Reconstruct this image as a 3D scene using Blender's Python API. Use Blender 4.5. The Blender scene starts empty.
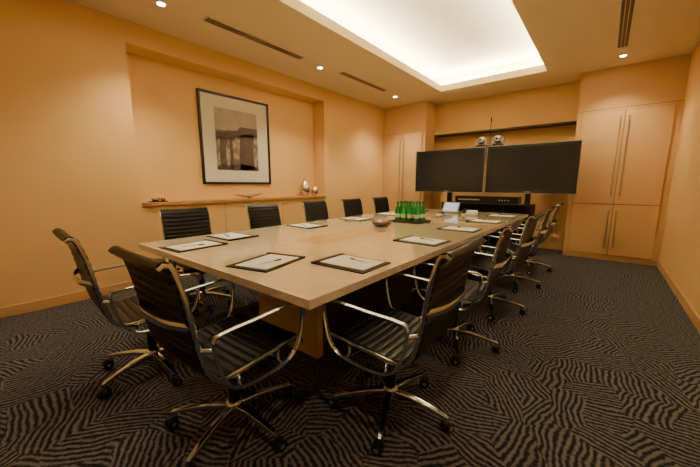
import bpy, math, random
from mathutils import Vector, Matrix
random.seed(4)
PI=math.pi
# ------------------------------------------------------------ materials
def new_mat(name):
    m=bpy.data.materials.new(name); m.use_nodes=True
    nt=m.node_tree; b=nt.nodes.get('Principled BSDF')
    return m,nt,b
def mat(name,col,rough=0.5,metal=0.0,noise=0.0,nscale=30,bump=0.0,bscale=200,coat=0.0,emit=None,estr=0,trans=0.0,ior=1.45,spec=0.5):
    m,nt,b=new_mat(name)
    b.inputs['Roughness'].default_value=rough
    b.inputs['Metallic'].default_value=metal
    b.inputs['Coat Weight'].default_value=coat
    b.inputs['Transmission Weight'].default_value=trans
    b.inputs['IOR'].default_value=ior
    b.inputs['Specular IOR Level'].default_value=spec
    tc=nt.nodes.new('ShaderNodeTexCoord')
    n=nt.nodes.new('ShaderNodeTexNoise'); n.inputs['Scale'].default_value=nscale; n.inputs['Detail'].default_value=4
    nt.links.new(tc.outputs['Object'],n.inputs['Vector'])
    mx=nt.nodes.new('ShaderNodeMix'); mx.data_type='RGBA'
    nt.links.new(n.outputs['Fac'],mx.inputs[0])
    k=noise
    mx.inputs[6].default_value=(col[0]*(1-k),col[1]*(1-k),col[2]*(1-k),1)
    mx.inputs[7].default_value=(min(1,col[0]*(1+k)),min(1,col[1]*(1+k)),min(1,col[2]*(1+k)),1)
    nt.links.new(mx.outputs[2],b.inputs['Base Color'])
    if bump>0:
        n2=nt.nodes.new('ShaderNodeTexNoise'); n2.inputs['Scale'].default_value=bscale
        nt.links.new(tc.outputs['Object'],n2.inputs['Vector'])
        bp=nt.nodes.new('ShaderNodeBump'); bp.inputs['Strength'].default_value=bump; bp.inputs['Distance'].default_value=0.002
        nt.links.new(n2.outputs['Fac'],bp.inputs['Height']); nt.links.new(bp.outputs['Normal'],b.inputs['Normal'])
    if emit:
        b.inputs['Emission Color'].default_value=(*emit,1); b.inputs['Emission Strength'].default_value=estr
    return m
WALL=mat('wall_fabric',(0.80,0.515,0.235),0.75,noise=0.04,nscale=2.0,bump=0.25,bscale=400)
WOOD=mat('cabinet_veneer',(0.72,0.46,0.225),0.45,noise=0.05,nscale=3.0)
SEAM=mat('dark_seam',(0.20,0.10,0.05),0.8)
CEIL=mat('ceiling_paint',(0.86,0.72,0.48),0.85,noise=0.02,nscale=2)
COVE=mat('cove_paint',(0.94,0.91,0.78),0.9,noise=0.02,nscale=2)
BASEB=mat('baseboard_wood',(0.60,0.36,0.16),0.5,noise=0.1,nscale=5)
LEDGE=mat('ledge_wood',(0.45,0.22,0.08),0.35,noise=0.1,nscale=6)
BLACK=mat('black_plastic',(0.008,0.008,0.009),0.4,spec=0.3)
LEATH=mat('black_leather',(0.0045,0.0045,0.0055),0.36,noise=0.2,nscale=60,bump=0.15,bscale=300,spec=0.18)
CHROME=mat('polished_aluminium',(0.62,0.72,0.88),0.12,metal=1.0)
STEEL=mat('brushed_steel',(0.56,0.60,0.66),0.3,metal=1.0,noise=0.1,nscale=40)
SCREEN=mat('tv_screen_glass',(0.014,0.015,0.018),0.05)
PAPER=mat('paper',(0.93,0.94,0.96),0.7,noise=0.02)
SILVER=mat('silver_ornament',(0.75,0.72,0.68),0.2,metal=1.0,noise=0.15,nscale=15)
GREEN=mat('green_bottle_glass',(0.01,0.17,0.04),0.08,noise=0.1,coat=0.5)
LABEL=mat('bottle_label',(0.45,0.62,0.42),0.6)
TRAY=mat('tray_dark',(0.05,0.03,0.02),0.3)
CREAMP=mat('pedestal_cream',(0.60,0.47,0.30),0.4,noise=0.04,nscale=4)
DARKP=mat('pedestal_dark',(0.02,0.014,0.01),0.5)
INLAY=mat('table_inlay',(0.72,0.52,0.26),0.2,noise=0.08,nscale=8,coat=0.5)
MATB=mat('picture_mat',(0.80,0.79,0.74),0.8,noise=0.02)
GREY=mat('phone_grey',(0.35,0.35,0.36),0.4)
LEDM=mat('display_glow',(0.3,0.4,0.5),0.3,emit=(0.5,0.7,0.9),estr=0.6)
BOWL=mat('snack_bowl',(0.42,0.22,0.12),0.4,noise=0.3,nscale=60)
LAMP=mat('downlight_lamp',(1,0.9,0.7),0.4,emit=(1,0.85,0.62),estr=40)
STRIP=mat('cove_strip',(1,0.9,0.7),0.4,emit=(1,0.83,0.52),estr=215)
WHITEM=mat('white_metal',(0.8,0.74,0.64),0.5)

def marble():
    m,nt,b=new_mat('cream_marble')
    tc=nt.nodes.new('ShaderNodeTexCoord')
    n=nt.nodes.new('ShaderNodeTexNoise'); n.inputs['Scale'].default_value=9; n.inputs['Detail'].default_value=8; n.inputs['Distortion'].default_value=1.5
    nt.links.new(tc.outputs['Object'],n.inputs['Vector'])
    r=nt.nodes.new('ShaderNodeValToRGB')
    r.color_ramp.elements[0].position=0.3; r.color_ramp.elements[0].color=(0.80,0.68,0.48,1)
    r.color_ramp.elements[1].position=0.7; r.color_ramp.elements[1].color=(0.90,0.80,0.60,1)
    nt.links.new(n.outputs['Fac'],r.inputs['Fac']); nt.links.new(r.outputs['Color'],b.inputs['Base Color'])
    b.inputs['Roughness'].default_value=0.12; b.inputs['Coat Weight'].default_value=0.7; b.inputs['Coat Roughness'].default_value=0.03
    return m
MARBLE=marble()

def carpet():
    m,nt,b=new_mat('zebra_carpet'); N=nt.nodes; L=nt.links
    tc=N.new('ShaderNodeTexCoord')
    nz=N.new('ShaderNodeTexNoise'); nz.inputs['Scale'].default_value=4; nz.inputs['Detail'].default_value=2
    L.new(tc.outputs['Object'],nz.inputs['Vector'])
    sub=N.new('ShaderNodeVectorMath'); sub.operation='SUBTRACT'; sub.inputs[1].default_value=(0.5,0.5,0.5); L.new(nz.outputs['Color'],sub.inputs[0])
    sc=N.new('ShaderNodeVectorMath'); sc.operation='SCALE'; sc.inputs['Scale'].default_value=0.11; L.new(sub.outputs[0],sc.inputs[0])
    ad=N.new('ShaderNodeVectorMath'); ad.operation='ADD'; L.new(tc.outputs['Object'],ad.inputs[0]); L.new(sc.outputs[0],ad.inputs[1])
    vo=N.new('ShaderNodeTexVoronoi'); vo.inputs['Scale'].default_value=4.2; vo.voronoi_dimensions='2D'; L.new(ad.outputs[0],vo.inputs['Vector'])
    sp=N.new('ShaderNodeSeparateColor'); L.new(vo.outputs['Color'],sp.inputs[0])
    mu=N.new('ShaderNodeMath'); mu.operation='MULTIPLY'; mu.inputs[1].default_value=PI; L.new(sp.outputs[0],mu.inputs[0])
    vr=N.new('ShaderNodeVectorRotate'); vr.rotation_type='Z_AXIS'; L.new(ad.outputs[0],vr.inputs['Vector']); L.new(mu.outputs[0],vr.inputs['Angle'])
    sx=N.new('ShaderNodeSeparateXYZ'); L.new(vr.outputs[0],sx.inputs[0])
    fr=N.new('ShaderNodeMath'); fr.operation='MULTIPLY'; fr.inputs[1].default_value=2*PI/0.029; L.new(sx.outputs['X'],fr.inputs[0])
    si=N.new('ShaderNodeMath'); si.operation='SINE'; L.new(fr.outputs[0],si.inputs[0])
    n3=N.new('ShaderNodeTexNoise'); n3.inputs['Scale'].default_value=45; n3.inputs['Detail'].default_value=5; n3.inputs['Roughness'].default_value=0.75; L.new(tc.outputs['Object'],n3.inputs['Vector'])
    a2=N.new('ShaderNodeMath'); a2.operation='MULTIPLY_ADD'; a2.inputs[1].default_value=6.0; L.new(n3.outputs['Fac'],a2.inputs[0]); L.new(si.outputs[0],a2.inputs[2])
    r=N.new('ShaderNodeValToRGB')
    mr=N.new('ShaderNodeMapRange'); mr.inputs['From Min'].default_value=1.7; mr.inputs['From Max'].default_value=4.2; L.new(a2.outputs[0],mr.inputs['Value'])
    r.color_ramp.elements[0].position=0.28; r.color_ramp.elements[0].color=(0.010,0.010,0.013,1)
    r.color_ramp.elements[1].position=0.85; r.color_ramp.elements[1].color=(0.120,0.112,0.114,1)
    L.new(mr.outputs[0],r.inputs['Fac']); L.new(r.outputs['Color'],b.inputs['Base Color'])
    b.inputs['Roughness'].default_value=0.95; b.inputs['Specular IOR Level'].default_value=0.15
    bp=N.new('ShaderNodeBump'); bp.inputs['Strength'].default_value=0.5; bp.inputs['Distance'].default_value=0.004
    L.new(a2.outputs[0],bp.inputs['Height']); L.new(bp.outputs['Normal'],b.inputs['Normal'])
    return m
CARPET=carpet()

def artmat():
    m,nt,b=new_mat('art_print'); N=nt.nodes; L=nt.links
    tc=N.new('ShaderNodeTexCoord')
    n=N.new('ShaderNodeTexNoise'); n.inputs['Scale'].default_value=6; n.inputs['Detail'].default_value=7; n.inputs['Distortion'].default_value=0.8
    L.new(tc.outputs['Object'],n.inputs['Vector'])
    r=N.new('ShaderNodeValToRGB'); r.color_ramp.elements[0].position=0.4; r.color_ramp.elements[0].color=(0.12,0.09,0.08,1)
    r.color_ramp.elements[1].position=0.6; r.color_ramp.elements[1].color=(0.40,0.34,0.30,1)
    L.new(n.outputs['Fac'],r.inputs['Fac']); L.new(r.outputs['Color'],b.inputs['Base Color']); b.inputs['Roughness'].default_value=0.6
    return m
ART=artmat()
ARTD=mat('art_dark_shape',(0.07,0.045,0.04),0.6,noise=0.7,nscale=14)
ARTL=mat('art_light_shape',(0.42,0.37,0.34),0.6,noise=0.45,nscale=7)

# ------------------------------------------------------------ mesh builder
class MB:
    def __init__(s): s.v=[]; s.f=[]; s.mi=[]; s.sm=[]; s.mats=[]
    def m(s,mt):
        if mt not in s.mats: s.mats.append(mt)
        return s.mats.index(mt)
    def add(s,vs,fs,mt,smooth=False,M=None):
        o=len(s.v)
        for p in vs:
            p=Vector(p); s.v.append(M@p if M else p)
        i=s.m(mt)
        for f in fs: s.f.append([o+k for k in f]); s.mi.append(i); s.sm.append(smooth)
    def box(s,a,b,mt,M=None):
        x0,y0,z0=a; x1,y1,z1=b
        vs=[(x0,y0,z0),(x1,y0,z0),(x1,y1,z0),(x0,y1,z0),(x0,y0,z1),(x1,y0,z1),(x1,y1,z1),(x0,y1,z1)]
        s.add(vs,[(0,3,2,1),(4,5,6,7),(0,1,5,4),(1,2,6,5),(2,3,7,6),(3,0,4,7)],mt,False,M)
    def lathe(s,prof,mt,c=(0,0,0),n=24,M=None,sx=1,sy=1):
        vs=[];fs=[]
        for (r,z) in prof:
            for k in range(n):
                a=2*PI*k/n; vs.append((c[0]+r*sx*math.cos(a),c[1]+r*sy*math.sin(a),c[2]+z))
        m=len(prof)
        for i in range(m-1):
            for k in range(n):
                k2=(k+1)%n; fs.append((i*n+k,i*n+k2,(i+1)*n+k2,(i+1)*n+k))
        fs.append(tuple(reversed(range(n)))); fs.append(tuple((m-1)*n+k for k in range(n)))
        s.add(vs,fs,mt,True,M)
    def sweep(s,path,w,t,mt,side=None,n=8,rect=False,M=None,closed=False):
        P=[Vector(p) for p in path]; vs=[];fs=[]; c0=len(P)
        for i,p in enumerate(P):
            if closed: T=(P[(i+1)%c0]-P[(i-1)%c0]).normalized()
            else: T=(P[min(i+1,len(P)-1)]-P[max(i-1,0)]).normalized()
            sd=Vector(side) if side else (Vector((0,0,1)).cross(T) if abs(T.z)<0.95 else Vector((1,0,0)))
            sd=(sd-T*sd.dot(T)).normalized(); nn=T.cross(sd)
            ww=w[i] if isinstance(w,(list,tuple)) else w; tt=t[i] if isinstance(t,(list,tuple)) else t
            for k in range(n):
                a=2*PI*(k+0.5)/n; c,q=math.cos(a),math.sin(a)
                if rect:
                    e=0.35; c=math.copysign(abs(c)**e,c); q=math.copysign(abs(q)**e,q)
                vs.append(p+sd*c*ww/2+nn*q*tt/2)
        for i in range(len(P) if closed else len(P)-1):
            i2=(i+1)%len(P)
            for k in range(n):
                k2=(k+1)%n; fs.append((i*n+k,i*n+k2,i2*n+k2,i2*n+k))
        if not closed:
            fs.append(tuple(reversed(range(n)))); fs.append(tuple((len(P)-1)*n+k for k in range(n)))
        s.add(vs,fs,mt,True,M)
    def cyl(s,p0,p1,r,mt,n=16,M=None): s.sweep([p0,p1],2*r,2*r,mt,n=n,M=M)
    def mesh(s,name):
        me=bpy.data.meshes.new(name); me.from_pydata([tuple(p) for p in s.v],[],s.f)
        for mt in s.mats: me.materials.append(mt)
        for p,i,q in zip(me.polygons,s.mi,s.sm): p.material_index=i; p.use_smooth=q
        me.update()
        if any(s.sm):
            try: me.set_sharp_from_angle(angle=math.radians(45))
            except Exception: pass
        return me
    def obj(s,name,loc=(0,0,0),rz=0,bevel=0):
        ob=bpy.data.objects.new(name,s.mesh(name)); bpy.context.scene.collection.objects.link(ob)
        ob.location=loc; ob.rotation_euler=(0,0,rz)
        if bevel:
            b=ob.modifiers.new('bevel','BEVEL'); b.width=bevel; b.segments=2; b.limit_method='ANGLE'
        return ob
def smooth_path(pts,sub=6,closed=False):
    P=[Vector(p) for p in pts]; out=[]; n=len(P)
    for i in range(n if closed else n-1):
        if closed: p0=P[(i-1)%n];p1=P[i];p2=P[(i+1)%n];p3=P[(i+2)%n]
        else: p0=P[max(i-1,0)];p1=P[i];p2=P[i+1];p3=P[min(i+2,len(P)-1)]
        for k in range(sub):
            t=k/sub
            out.append(0.5*((2*p1)+(p2-p0)*t+(2*p0-5*p1+4*p2-p3)*t*t+(3*p1-p0-3*p2+p3)*t**3))
    if not closed: out.append(P[-1])
    return out

# ------------------------------------------------------------ room shell
XL,XR,YB,YN,ZC=-4.20,0.74,6.90,-1.6,2.97
YC=6.45     # cabinet fronts
b=MB(); b.box((XL-0.4,YN-0.1,-0.05),(XR+0.1,YB+0.35,0),CARPET); b.obj('floor')
A0,A1,AZ0,AZ1=1.31,4.42,1.0,2.74
def wallbox(name,a,c,mt=WALL,seams=()):
    q=MB(); q.box(a,c,mt)
    for s in seams: q.box(s[0],s[1],SEAM)
    return q.obj(name)
wallbox('wall_left',(XL-0.4,YN-0.1,0),(XL,A0,ZC+0.3),seams=[((XL-0.001,-0.002,0.1),(XL+0.001,0.002,ZC))])
wallbox('wall_left_pier',(XL-0.4,A1,0),(XL,YB+0.35,ZC+0.3))
wallbox('wall_left_dado',(XL-0.3,A0,0),(XL,A1,AZ0-0.045),seams=[((XL-0.001,y-0.002,0.1),(XL+0.001,y+0.002,AZ0-0.05)) for y in (2.34,3.37)])
wallbox('wall_left_header',(XL-0.3,A0,AZ1),(XL,A1,ZC+0.3))
wallbox('wall_left_alcove',(XL-0.4,A0,0),(XL-0.3,A1,ZC+0.3))
wallbox('wall_right',(XR,YN-0.1,0),(XR+0.1,YB+0.35,ZC+0.3))
wallbox('wall_front',(XL,YN-0.1,0),(XR,YN,ZC+0.3))
b=MB()
b.box((XL,YB,0),(XR,YB+0.1,1.93),WALL); b.box((XL,YB,2.31),(XR,YB+0.1,ZC+0.3),WALL)
b.box((XL,YB+0.25,1.93),(XR,YB+0.35,2.31),WALL)
b.box((XL,YB+0.1,1.88),(XR,YB+0.35,1.93),WALL); b.box((XL,YB+0.1,2.31),(XR,YB+0.35,2.36),SEAM)
b.obj('wall_back')
b=MB(); b.box((-3.11,YB-0.03,2.285),(-0.47,YB+0.24,2.31),DARKP); b.box((-3.11,YB-0.02,1.915),(-0.47,YB+0.0,1.93),LEDGE); b.obj('trim_niche')
b=MB(); b.box((XL-0.298,A0+0.002,AZ0-0.043),(XL+0.03,A1-0.002,AZ0),LEDGE); b.obj('trim_alcove_ledge',bevel=0.004)
def baseboard(n,a,c):
    q=MB(); q.box(a,c,BASEB); q.obj(n,bevel=0.003)
baseboard('baseboard_left',(XL,YN,0),(XL+0.015,YC,0.1))
baseboard('baseboard_right',(XR-0.015,YN,0),(XR,YC,0.1))
# ceiling with cove
CX0,CX1,CY0,CY1=-2.62,-0.88,0.7,6.0
b=MB(); t=0.06
b.box((XL,YN,ZC),(CX0,YB,ZC+t),CEIL); b.box((CX1,YN,ZC),(XR,YB,ZC+t),CEIL)
b.box((CX0,YN,ZC),(CX1,CY0,ZC+t),CEIL); b.box((CX0,CY1,ZC),(CX1,YB,ZC+t),CEIL)
e=0.32; zt=ZC+0.34
b.box((CX0-e,CY0-e,zt),(CX1+e,CY1+e,zt+0.05),COVE)
b.box((CX0-e-0.05,CY0-e,ZC+t),(CX0-e,CY1+e,zt+0.05),COVE); b.box((CX1+e,CY0-e,ZC+t),(CX1+e+0.05,CY1+e,zt+0.05),COVE)
b.box((CX0-e,CY0-e-0.05,ZC+t),(CX1+e,CY0-e,zt+0.05),COVE); b.box((CX0-e,CY1+e,ZC+t),(CX1+e,CY1+e+0.05,zt+0.05),COVE)
for a,c in (((CX0-0.02,CY0-0.02),(CX0,CY1+0.02)),((CX1,CY0-0.02),(CX1+0.02,CY1+0.02)),((CX0,CY0-0.02),(CX1,CY0)),((CX0,CY1),(CX1,CY1+0.02))):
    b.box((*a,ZC+t),(*c,ZC+t+0.05),CEIL)
b.obj('ceiling')
b=MB(); z0=ZC+t+0.005; z1=z0+0.03; g=0.16; w=0.03
b.box((CX0-g-w,CY0-g,z0),(CX0-g,CY1+g,z1),STRIP); b.box((CX1+g,CY0-g,z0),(CX1+g+w,CY1+g,z1),STRIP)
b.box((CX0-g,CY0-g-w,z0),(CX1+g,CY0-g,z1),STRIP); b.box((CX0-g,CY1+g,z0),(CX1+g,CY1+g+w,z1),STRIP)
b.obj('cove_light_strip')
# slot diffusers
def slot(x,y0,y1):
    q=MB(); z=ZC
    q.box((x-0.065,y0,z-0.006),(x-0.05,y1,z),WHITEM); q.box((x+0.05,y0,z-0.006),(x+0.065,y1,z),WHITEM)
    q.box((x-0.05,y0,z-0.006),(x+0.05,y0+0.015,z),WHITEM); q.box((x-0.05,y1-0.015,z-0.006),(x+0.05,y1,z),WHITEM)
    q.box((x-0.05,y0,z-0.002),(x+0.05,y1,z),BLACK)
    for k in (-0.017,0.017): q.box((x+k-0.004,y0,z-0.006),(x+k+0.004,y1,z-0.002),BASEB)
    q.obj('air_vent')
slot(-3.5,1.85,3.25); slot(-3.43,4.0,5.3); slot(0.0,4.2,5.6); slot(0.0,1.2,2.6)
DL=[(-3.56,-0.9,70),(-3.56,1.45,125),(-3.54,3.65,130),(-3.48,5.75,120),(0.02,5.95,75),(0.02,3.4,55),(0.02,0.4,75)]  # lamps out of view in both rows are added as general fill light
for (x,y,en) in DL:
    q=MB(); q.lathe([(0.055,0),(0.055,-0.006),(0.04,-0.008)],WHITEM,(0,0,0)); q.lathe([(0.034,-0.008),(0.034,-0.011)],LAMP)
    q.obj('recessed_downlight',(x,y,ZC))
    l=bpy.data.lights.new('downlight','SPOT'); l.energy=en; l.color=(1,0.80,0.52); l.spot_size=math.radians(112); l.spot_blend=0.85; l.shadow_soft_size=0.035
    o=bpy.data.objects.new('downlight_beam',l); bpy.context.scene.collection.objects.link(o); o.location=(x,y,ZC-0.03)
q=MB(); q.lathe([(0.035,0),(0.03,-0.008),(0.008,-0.012),(0.008,-0.04),(0.022,-0.042),(0.022,-0.046)],STEEL); q.obj('fire_sprinkler',(0.35,4.2,ZC))

# ------------------------------------------------------------ cabinets
def cabinet(name,x0,x1,doors,zsplit):
    q=MB(); yb=YB-0.002
    q.box((x0,YC,0),(x1,yb,ZC-0.002),WOOD)
    q.box((x0,YC-0.006,0.0),(x1,YC,0.075),BASEB)
    dx0,dx1=doors; mid=(dx0+dx1)/2; ZT=2.33; g=0.004
    q.box((dx0-0.004,YC-0.002,0.08),(dx1+0.004,YC,ZT+0.006),SEAM)
    zs=[(0.09,ZT)] if not zsplit else [(0.09,zsplit),(zsplit+0.01,ZT)]
    for z0,z1 in zs:
        for a,c in ((dx0,mid-g),(mid+g,dx1)):
            q.box((a,YC-0.022,z0),(c,YC-0.002,z1),WOOD)
        h0,h1=(z0+0.12,z1-0.10)
        for sx in (-0.05,0.05):
            q.cyl((mid+sx,YC-0.06,h0),(mid+sx,YC-0.06,h1),0.008,STEEL,n=10)
            for zz in (h0+0.04,h1-0.04): q.cyl((mid+sx,YC-0.06,zz),(mid+sx,YC-0.02,zz),0.005,STEEL,n=8)
    q.box((x0,YC-0.002,ZT+0.035),(x1,YC,ZT+0.041),SEAM)
    q.obj(name)
cabinet('storage_cabinet',-0.46,XR-0.001,(-0.39,0.66),0.90)
cabinet('storage_cabinet',XL+0.001,-3.12,(-4.14,-3.19),None)

# ------------------------------------------------------------ picture
q=MB(); X=XL-0.298; y0,y1,z0,z1=2.19,3.36,1.22,2.52
f=0.03
q.box((X,y0,z0),(X+0.015,y1,z1),MATB)
for a,c in (((y0,z0),(y1,z0+f)),((y0,z1-f),(y1,z1)),((y0,z0+f),(y0+f,z1-f)),((y1-f,z0+f),(y1,z1-f))):
    q.box((X,a[0],a[1]),(X+0.035,c[0],c[1]),BLACK)
iy0,iy1,iz0,iz1=y0+0.23,y1-0.23,z0+0.21,z1-0.20
q.box((X+0.01,iy0,iz0),(X+0.017,iy1,iz1),ART)
q.box((X+0.015,iy0,iz1-0.30),(X+0.0176,iy1,iz1),ARTL)
def strip(pts): q.add([(X+0.0186,iy0+a,iz0+c) for a,c in pts],[tuple(range(len(pts)))],ARTD)
strip([(0.0,0.46),(0.30,0.44),(0.30,0.50),(0.71,0.52),(0.71,0.66),(0.40,0.66),(0.36,0.60),(0.0,0.56)])
strip([(0.05,0.03),(0.16,0.05),(0.15,0.22),(0.17,0.47),(0.06,0.47),(0.05,0.2)])
strip([(0.21,0.02),(0.26,0.02),(0.27,0.25),(0.26,0.47),(0.21,0.47),(0.22,0.2)])
strip([(0.38,0.0),(0.64,0.03),(0.62,0.25),(0.65,0.56),(0.40,0.56),(0.37,0.22)])
strip([(0.0,0.0),(0.71,0.0),(0.71,0.06),(0.4,0.10),(0.0,0.05)])
q.obj('framed_artwork')

# ledge ornaments
q=MB(); n=14
vs=[];fs=[]
for i in range(n+1):
    u=-1+2*i/n; wd=0.085*(1-u*u)**0.8+0.001; zc=0.02+0.055*abs(u)**2.2
    for j in range(7):
        v=-1+2*j/6; vs.append((v*wd,u*0.29,zc+0.03*v*v*(1-u*u)))
for i in range(n):
    for j in range(6): fs.append((i*7+j,i*7+j+1,(i+1)*7+j+1,(i+1)*7+j))
q.add(vs,fs,SILVER,True); q.lathe([(0.04,0),(0.03,0.012),(0.012,0.021)],SILVER)
o=q.obj('leaf_dish',(XL-0.13,2.83,AZ0),0.15); so=o.modifiers.new('s','SOLIDIFY'); so.thickness=0.006
q=MB(); q.lathe([(0.04,0),(0.085,0.05),(0.105,0.12),(0.09,0.19),(0.045,0.245),(0.02,0.29),(0.022,0.31),(0.012,0.315)],SILVER)
q.obj('silver_vase',(XL-0.14,4.02,AZ0))
q=MB(); q.lathe([(0.035,0),(0.07,0.04),(0.075,0.10),(0.05,0.15),(0.025,0.175),(0.02,0.18)],SILVER)
q.obj('silver_vase',(XL-0.09,4.22,AZ0))
q=MB(); q.box((-0.05,-0.09,0),(0.05,0.09,0.012),BLACK); q.lathe([(0.03,0.012),(0.045,0.03),(0.05,0.055),(0.046,0.055),(0.03,0.03)],SILVER,(0,-0.03,0)); q.lathe([(0.022,0.012),(0.03,0.03),(0.02,0.06),(0.01,0.07)],SILVER,(0,0.055,0))
q.obj('ornament_dish',(XL-0.1,1.52,AZ0))

# ------------------------------------------------------------ televisions
def tv(x0,x1):
    q=MB(); z0,z1=1.06,1.885; y0=6.02; f=0.045; s=0.010
    q.box((x0+s,y0,z0+s),(x1-s,y0+0.075,z1-s),BLACK)
    for a,c in (((x0,z0),(x1,z0+s)),((x0,z1-s),(x1,z1)),((x0,z0+s),(x0+s,z1-s)),((x1-s,z0+s),(x1,z1-s))):
        q.box((a[0],y0-0.016,a[1]),(c[0],y0+0.05,c[1]),STEEL)
    for a,c in (((x0+s,z0+s),(x1-s,z0+f+0.012)),((x0+s,z1-f),(x1-s,z1-s)),((x0+s,z0+f+0.012),(x0+f,z1-f)),((x1-f,z0+f+0.012),(x1-s,z1-f))):
        q.box((a[0],y0-0.014,a[1]),(c[0],y0+0.0,c[1]),BLACK)
    q.box((x0+f,y0-0.006,z0+f+0.012),(x1-f,y0,z1-f),SCREEN)
    q.box(((x0+x1)/2-0.05,y0-0.016,z0+0.022),((x0+x1)/2+0.05,y0-0.0138,z0+0.032),STEEL)
    q.box((x0+0.3,y0+0.075,z0+0.2),(x1-0.3,y0+0.11,z1-0.2),BLACK)
    q.obj('television')
tv(-3.10,-1.728); tv(-1.702,-0.33)
q=MB()
for x in (-2.41,-1.02):
    q.box((x-0.04,6.135,0.03),(x+0.04,6.20,1.75),BLACK); q.box((x-0.28,6.132,1.3),(x+0.28,6.142,1.34),BLACK); q.box((x-0.28,6.132,1.6),(x+0.28,6.142,1.64),BLACK)
q.box((-2.6,5.96,0),(-0.83,6.42,0.03),BLACK)
q.box((-2.5,6.0,0.84),(-0.93,6.40,0.865),BLACK); q.box((-2.5,6.0,0.40),(-0.93,6.40,0.42),BLACK)
q.box((-2.47,6.37,0.03),(-0.93,6.385,0.84),BLACK)
for x in (-2.5,-0.96):
    q.box((x,6.0,0.03),(x+0.03,6.40,0.87),BLACK)
q.obj('television_stand')
q=MB(); q.box((-0.56,-0.16,0),(0.56,0.09,0.12),BLACK); q.box((-0.5,-0.163,0.05),(-0.1,-0.16,0.07),STEEL)
for k in range(4): q.cyl((0.25+0.05*k,-0.16,0.06),(0.25+0.05*k,-0.172,0.06),0.012,STEEL,n=10)
q.obj('video_codec',(-1.715,6.22-0.18,0.867) if False else (-1.715,6.28,0.867))
q=MB(); q.box((-0.26,-0.07,0),(0.26,0.10,0.012),BLACK); q.box((-0.03,0.002,-0.30),(0.03,0.03,0),BLACK); q.obj('camera_shelf',(-1.715,6.11,1.888))
for dx in (-0.13,0.15):
    q=MB(); S=Matrix.Scale(1.5,4)
    q.lathe([(0.062,0),(0.065,0.012),(0.05,0.02),(0.02,0.024)],BLACK,M=S)
    for sx in (-1,1): q.box((sx*0.062-0.006,-0.02,0.015),(sx*0.062+0.006,0.02,0.085),STEEL,M=S)
    q.lathe([(0.006,0.028),(0.03,0.033),(0.05,0.05),(0.056,0.075),(0.05,0.10),(0.03,0.118),(0.006,0.123)],CHROME,M=S)
    q.cyl((0,-0.04,0.075),(0,-0.062,0.073),0.022,STEEL,M=S); q.cyl((0,-0.06,0.073),(0,-0.066,0.073),0.012,SCREEN,M=S)
    q.obj('video_camera',(-1.715+dx,6.13,1.901))
q=MB(); q.lathe([(0.025,0),(0.025,0.01),(0.008,0.015)],BLACK); q.cyl((0,0,0.01),(0,0,0.44),0.006,BLACK,n=8); q.lathe([(0.007,0.43),(0.010,0.44),(0.010,0.50),(0.005,0.51)],BLACK)
q.obj('antenna_pole',(-1.715,6.185,1.901))

# ------------------------------------------------------------ table
TX0,TX1,TY0,TY1,TZ=-2.92,-0.91,0.855,5.68,0.74
q=MB()
q.box((TX0,TY0,TZ-0.042),(TX1,TY1,TZ),MARBLE)
cx=-1.875
for (a,c) in ((1.75,2.55),(4.0,4.8)):
    q.box((cx-0.17,a,TZ-0.01),(cx+0.17,c,TZ+0.0012),INLAY)
    q.box((cx-0.003,a,TZ),(cx+0.003,c,TZ+0.0016),LEDGE)
    for k in range(1,3): q.box((cx-0.17,a+k*0.266,TZ),(cx+0.17,a+k*0.266+0.004,TZ+0.0016),LEDGE)
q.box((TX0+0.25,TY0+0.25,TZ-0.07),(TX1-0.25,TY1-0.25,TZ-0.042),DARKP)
for (a,c) in ((1.43,1.49),(5.0,5.06)):
    q.box((cx-0.25,a,0),(cx+0.42,c,TZ-0.07),CREAMP)
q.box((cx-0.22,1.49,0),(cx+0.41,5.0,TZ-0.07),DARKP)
q.obj('conference_table',bevel=0.004)

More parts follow.
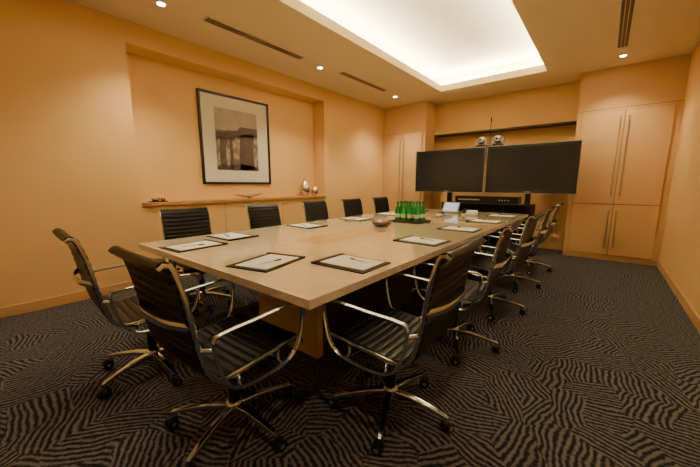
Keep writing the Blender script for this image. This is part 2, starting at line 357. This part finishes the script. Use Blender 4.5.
# ------------------------------------------------------------ chairs
def chair_mesh(off):
    q=MB()
    prof=smooth_path([(0,0.255,0.415),(0,0.245,0.447),(0,0.19,0.462),(0,0.05,0.452),(0,-0.10,0.438),(0,-0.18,0.442),(0,-0.225,0.475),(0,-0.25,0.54),(0,-0.275,0.66),(0,-0.300,0.81),(0,-0.33,0.925),(0,-0.355,0.952),(0,-0.377,0.938)],10)
    L=[0]
    for i in range(1,len(prof)): L.append(L[-1]+(prof[i]-prof[i-1]).length)
    tot=L[-1]; ribs=25; per=8; N=ribs*per
    pts=[]
    j=0
    for i in range(N+1):
        s=tot*i/N
        while j<len(L)-2 and L[j+1]<s: j+=1
        u=(s-L[j])/(L[j+1]-L[j]); pts.append(prof[j].lerp(prof[j+1],u))
    vs=[];fs=[]
    W=0.228
    xs=[-W,-0.15,-0.075,0,0.075,0.15,W]; nx=len(xs)
    top=[];bot=[]
    for i,p in enumerate(pts):
        T=(pts[min(i+1,N)]-pts[max(i-1,0)]).normalized(); nn=T.cross(Vector((1,0,0))).normalized()
        h=0.0085+0.0042*abs(math.sin(PI*i/per))**0.35
        top.append(p+nn*h); bot.append(p-nn*h)
    for i in range(N+1):
        for x in xs: vs.append((x,top[i].y,top[i].z-0.006*(1-(x/W)**2)))
    o=len(vs)
    for i in range(N+1):
        for x in xs: vs.append((x,bot[i].y,bot[i].z-0.006*(1-(x/W)**2)))
    for i in range(N):
        for k in range(nx-1):
            a=i*nx+k
            fs.append((a,a+1,a+nx+1,a+nx)); fs.append((o+a,o+a+nx,o+a+nx+1,o+a+1))
        for k in (0,nx-1):
            a=i*nx+k; fs.append((a,a+nx,o+a+nx,o+a))
    for i in (0,N):
        for k in range(nx-1):
            a=i*nx+k; fs.append((a,o+a,o+a+1,a+1))
    q.add(vs,fs,LEATH,True)
    for s in (-1,1):
        q.sweep([(s*0.236,p.y,p.z) for p in pts[::4]],0.012,0.020,CHROME,side=(1,0,0),n=8,rect=True)
        loop=smooth_path([(s*0.284,-0.235,0.640),(s*0.288,-0.19,0.662),(s*0.292,-0.05,0.668),(s*0.292,0.10,0.674),(s*0.292,0.175,0.668),(s*0.291,0.212,0.635),(s*0.290,0.208,0.560),(s*0.288,0.185,0.470),(s*0.285,0.14,0.415),(s*0.282,0.06,0.392),(s*0.280,-0.06,0.388),(s*0.278,-0.14,0.402),(s*0.276,-0.185,0.445),(s*0.278,-0.215,0.53)],5,closed=True)
        q.sweep(loop,0.026,0.015,CHROME,side=(1,0,0),n=10,closed=True)
        q.cyl((s*0.236,-0.258,0.60),(s*0.279,-0.226,0.60),0.010,CHROME,n=10)
    for y,z in ((0.10,0.40),(-0.11,0.39)):
        q.sweep(smooth_path([(-0.280,y,z),(-0.16,y*0.9,z-0.01),(0,y*0.8,z-0.02),(0.16,y*0.9,z-0.01),(0.280,y,z)],4),0.035,0.014,CHROME,side=(0,1,0),n=8)
        for s in (-1,1): q.cyl((s*0.236,y,z),(s*0.236,y,z+0.045),0.009,CHROME,n=8)
    q.sweep(smooth_path([(-0.232,-0.285,0.70),(-0.12,-0.325,0.70),(0,-0.335,0.70),(0.12,-0.325,0.70),(0.232,-0.285,0.70)],4),0.035,0.010,CHROME,side=(0,0,1),n=8)
    q.box((-0.05,-0.12,0.345),(0.05,0.12,0.385),BLACK)
    q.cyl((0.05,0.03,0.365),(0.19,0.05,0.36),0.005,CHROME,n=8); q.cyl((0.17,0.047,0.361),(0.22,0.054,0.359),0.009,BLACK,n=8)
    q.lathe([(0.020,0.24),(0.020,0.35)],CHROME,n=14)
    q.lathe([(0.028,0.10),(0.028,0.255),(0.02,0.262)],BLACK,n=14)
    q.lathe([(0.030,0.075),(0.042,0.085),(0.042,0.125),(0.034,0.14),(0.029,0.142)],CHROME,n=16)
    for k in range(5):
        M=Matrix.Rotation(2*PI*k/5+math.radians(off),4,'Z')
        q.sweep([(0.03,0,0.108),(0.12,0,0.110),(0.22,0,0.098),(0.30,0,0.082),(0.315,0,0.078)],[0.040,0.034,0.028,0.022,0.016],[0.036,0.030,0.024,0.020,0.014],CHROME,side=(0,1,0),n=10,rect=True,M=M)
        q.cyl((0.30,0,0.045),(0.30,0,0.085),0.007,CHROME,n=8,M=M)
        C=M@Matrix.Translation((0.305,0.0,0.0))@Matrix.Rotation(random.uniform(0,6),4,'Z')
        for s in (-1,1):
            q.cyl((0.012,s*0.007,0.027),(0.012,s*0.024,0.027),0.027,BLACK,n=16,M=C)
            q.cyl((0.012,s*0.024,0.027),(0.012,s*0.026,0.027),0.012,STEEL,n=10,M=C)
        q.box((-0.016,-0.0065,0.03),(0.026,0.0065,0.056),BLACK,M=C)
    return q
CA=chair_mesh(4).mesh('office_chair_a'); CB=chair_mesh(-14).mesh('office_chair_b')
def chair(x,y,rot,me=CB):
    o=bpy.data.objects.new('office_chair',me); bpy.context.scene.collection.objects.link(o)
    o.location=(x,y,0); o.rotation_euler=(0,0,math.radians(rot))
chair(-1.36,0.74,2,CA); chair(-2.23,0.67,-3,CA)
for i,(y,r,x) in enumerate([(1.34,91,-0.80),(2.26,94,-0.80),(3.17,89,-0.79),(4.10,92,-0.79),(5.02,90,-0.79)]): chair(x,y,r)
for i,(y,r) in enumerate([(1.43,-96),(2.43,-92),(3.38,-91),(4.28,-93),(5.2,-92)]): chair(-3.11,y,r)

# ------------------------------------------------------------ table-top things
TT=TZ+0.001
def pad(x,y,rot):
    q=MB()
    q.box((-0.15,-0.195,0),(0.15,0.195,0.006),LEATH)
    q.box((-0.15,0.165,0.006),(0.15,0.195,0.012),LEATH)
    q.box((-0.105,-0.165,0.006),(0.125,0.16,0.0095),PAPER)
    q.cyl((0.02,-0.10,0.0138),(0.06,0.04,0.0138),0.004,CHROME,n=8)
    q.cyl((0.05,0.005,0.014),(0.063,0.05,0.014),0.0046,BLACK,n=8)
    q.obj('writing_pad',(x,y,TT),math.radians(rot),bevel=0.002)
pad(-1.58,1.14,14); pad(-2.45,1.09,4)
for y,r in [(1.44,92),(2.40,88),(3.3,91),(4.2,90),(5.08,90)]: pad(-1.16,y,r)
for y,r in [(1.52,-88),(2.46,-92),(3.38,-90),(4.28,-90),(5.15,-90)]: pad(-2.63,y,r)
q=MB(); q.box((-0.21,-0.16,0),(0.21,0.16,0.012),TRAY)
for a,c in (((-0.21,-0.16),(0.21,-0.148)),((-0.21,0.148),(0.21,0.16)),((-0.21,-0.148),(-0.198,0.148)),((0.198,-0.148),(0.21,0.148))): q.box((*a,0.012),(*c,0.025),TRAY)
q.obj('serving_tray',(-1.89,3.55,TT+0.001),0)
bp=[(0.032,0),(0.034,0.01),(0.034,0.13),(0.030,0.155),(0.015,0.19),(0.013,0.225),(0.015,0.227),(0.015,0.245),(0.012,0.247)]
bm=MB(); bm.lathe(bp,GREEN,n=16); bm.lathe([(0.0347,0.05),(0.0347,0.095)],LABEL,n=16); bm.lathe([(0.0165,0.226),(0.0165,0.248),(0.01,0.25)],GREEN,n=12)
bme=bm.mesh('water_bottle')
for i in range(4):
    for j in range(3):
        o=bpy.data.objects.new('water_bottle',bme); bpy.context.scene.collection.objects.link(o)
        o.location=(-1.89-0.13+i*0.087,3.55-0.09+j*0.09,TT+0.014)
q=MB(); q.lathe([(0.06,0),(0.10,0.02),(0.125,0.055),(0.12,0.058),(0.095,0.03),(0.02,0.02)],TRAY)
for k in range(16):
    a=random.uniform(0,6.28); r=random.uniform(0,0.075); q.lathe([(0.004,-0.016),(0.018,-0.008),(0.02,0),(0.015,0.012),(0.004,0.017)],BOWL if k%3 else PAPER,(r*math.cos(a),r*math.sin(a),0.048),n=8)
q.obj('snack_bowl',(-1.96,3.0,TT))
q=MB(); q.add([(-0.11,-0.1,0),(0.11,-0.1,0),(0.11,0.1,0),(-0.11,0.1,0),(-0.11,-0.1,0.02),(0.11,-0.1,0.02),(0.11,0.1,0.07),(-0.11,0.1,0.07)],[(0,3,2,1),(4,5,6,7),(0,1,5,4),(1,2,6,5),(2,3,7,6),(3,0,4,7)],GREY)
M=Matrix.Translation((0,0,0.045))@Matrix.Rotation(math.atan2(0.05,0.2),4,'X')
q.box((-0.1,-0.09,0.001),(-0.06,0.09,0.028),BLACK,M=M); q.box((-0.04,0.02,0.001),(0.09,0.08,0.004),LEDM,M=M)
for i in range(4):
    for j in range(3): q.box((-0.03+j*0.035,-0.085+i*0.024,0.001),(-0.005+j*0.035,-0.07+i*0.024,0.005),WHITEM,M=M)
q.obj('desk_phone',(-1.60,4.95,TT+0.001),0.2,bevel=0.002)
q=MB()
for k in range(3):
    a=k*2*PI/3+0.5; q.sweep([(0,0,0.03),(0.08*math.cos(a),0.08*math.sin(a),0.025),(0.16*math.cos(a),0.16*math.sin(a),0.012)],[0.11,0.08,0.04],[0.05,0.04,0.02],GREY,n=12)
q.lathe([(0.05,0.03),(0.045,0.058),(0.03,0.062)],BLACK)
q.obj('conference_phone',(-1.85,4.45,TT+0.002))
q=MB(); M=Matrix.Translation((0,0,0.012))@Matrix.Rotation(math.radians(60),4,'X')
q.box((-0.14,0,0),(0.14,0.18,0.015),GREY,M=M); q.box((-0.12,0.02,0.015),(0.12,0.165,0.017),LEDM,M=M)
q.box((-0.12,0.0,0),(0.12,0.13,0.012),GREY)
q.obj('touch_panel',(-1.98,5.1,TT),-0.1)

# ------------------------------------------------------------ camera / world
cam=bpy.data.cameras.new('camera'); co=bpy.data.objects.new('camera',cam); bpy.context.scene.collection.objects.link(co)
cam.sensor_width=36; cam.lens=16.0; cam.clip_start=0.02
co.location=(0,0,1.22); co.rotation_euler=(math.radians(90-9.04),0,math.radians(39))
bpy.context.scene.camera=co
w=bpy.data.worlds.new('world'); bpy.context.scene.world=w; w.use_nodes=True
w.node_tree.nodes['Background'].inputs[0].default_value=(0.05,0.035,0.02,1)
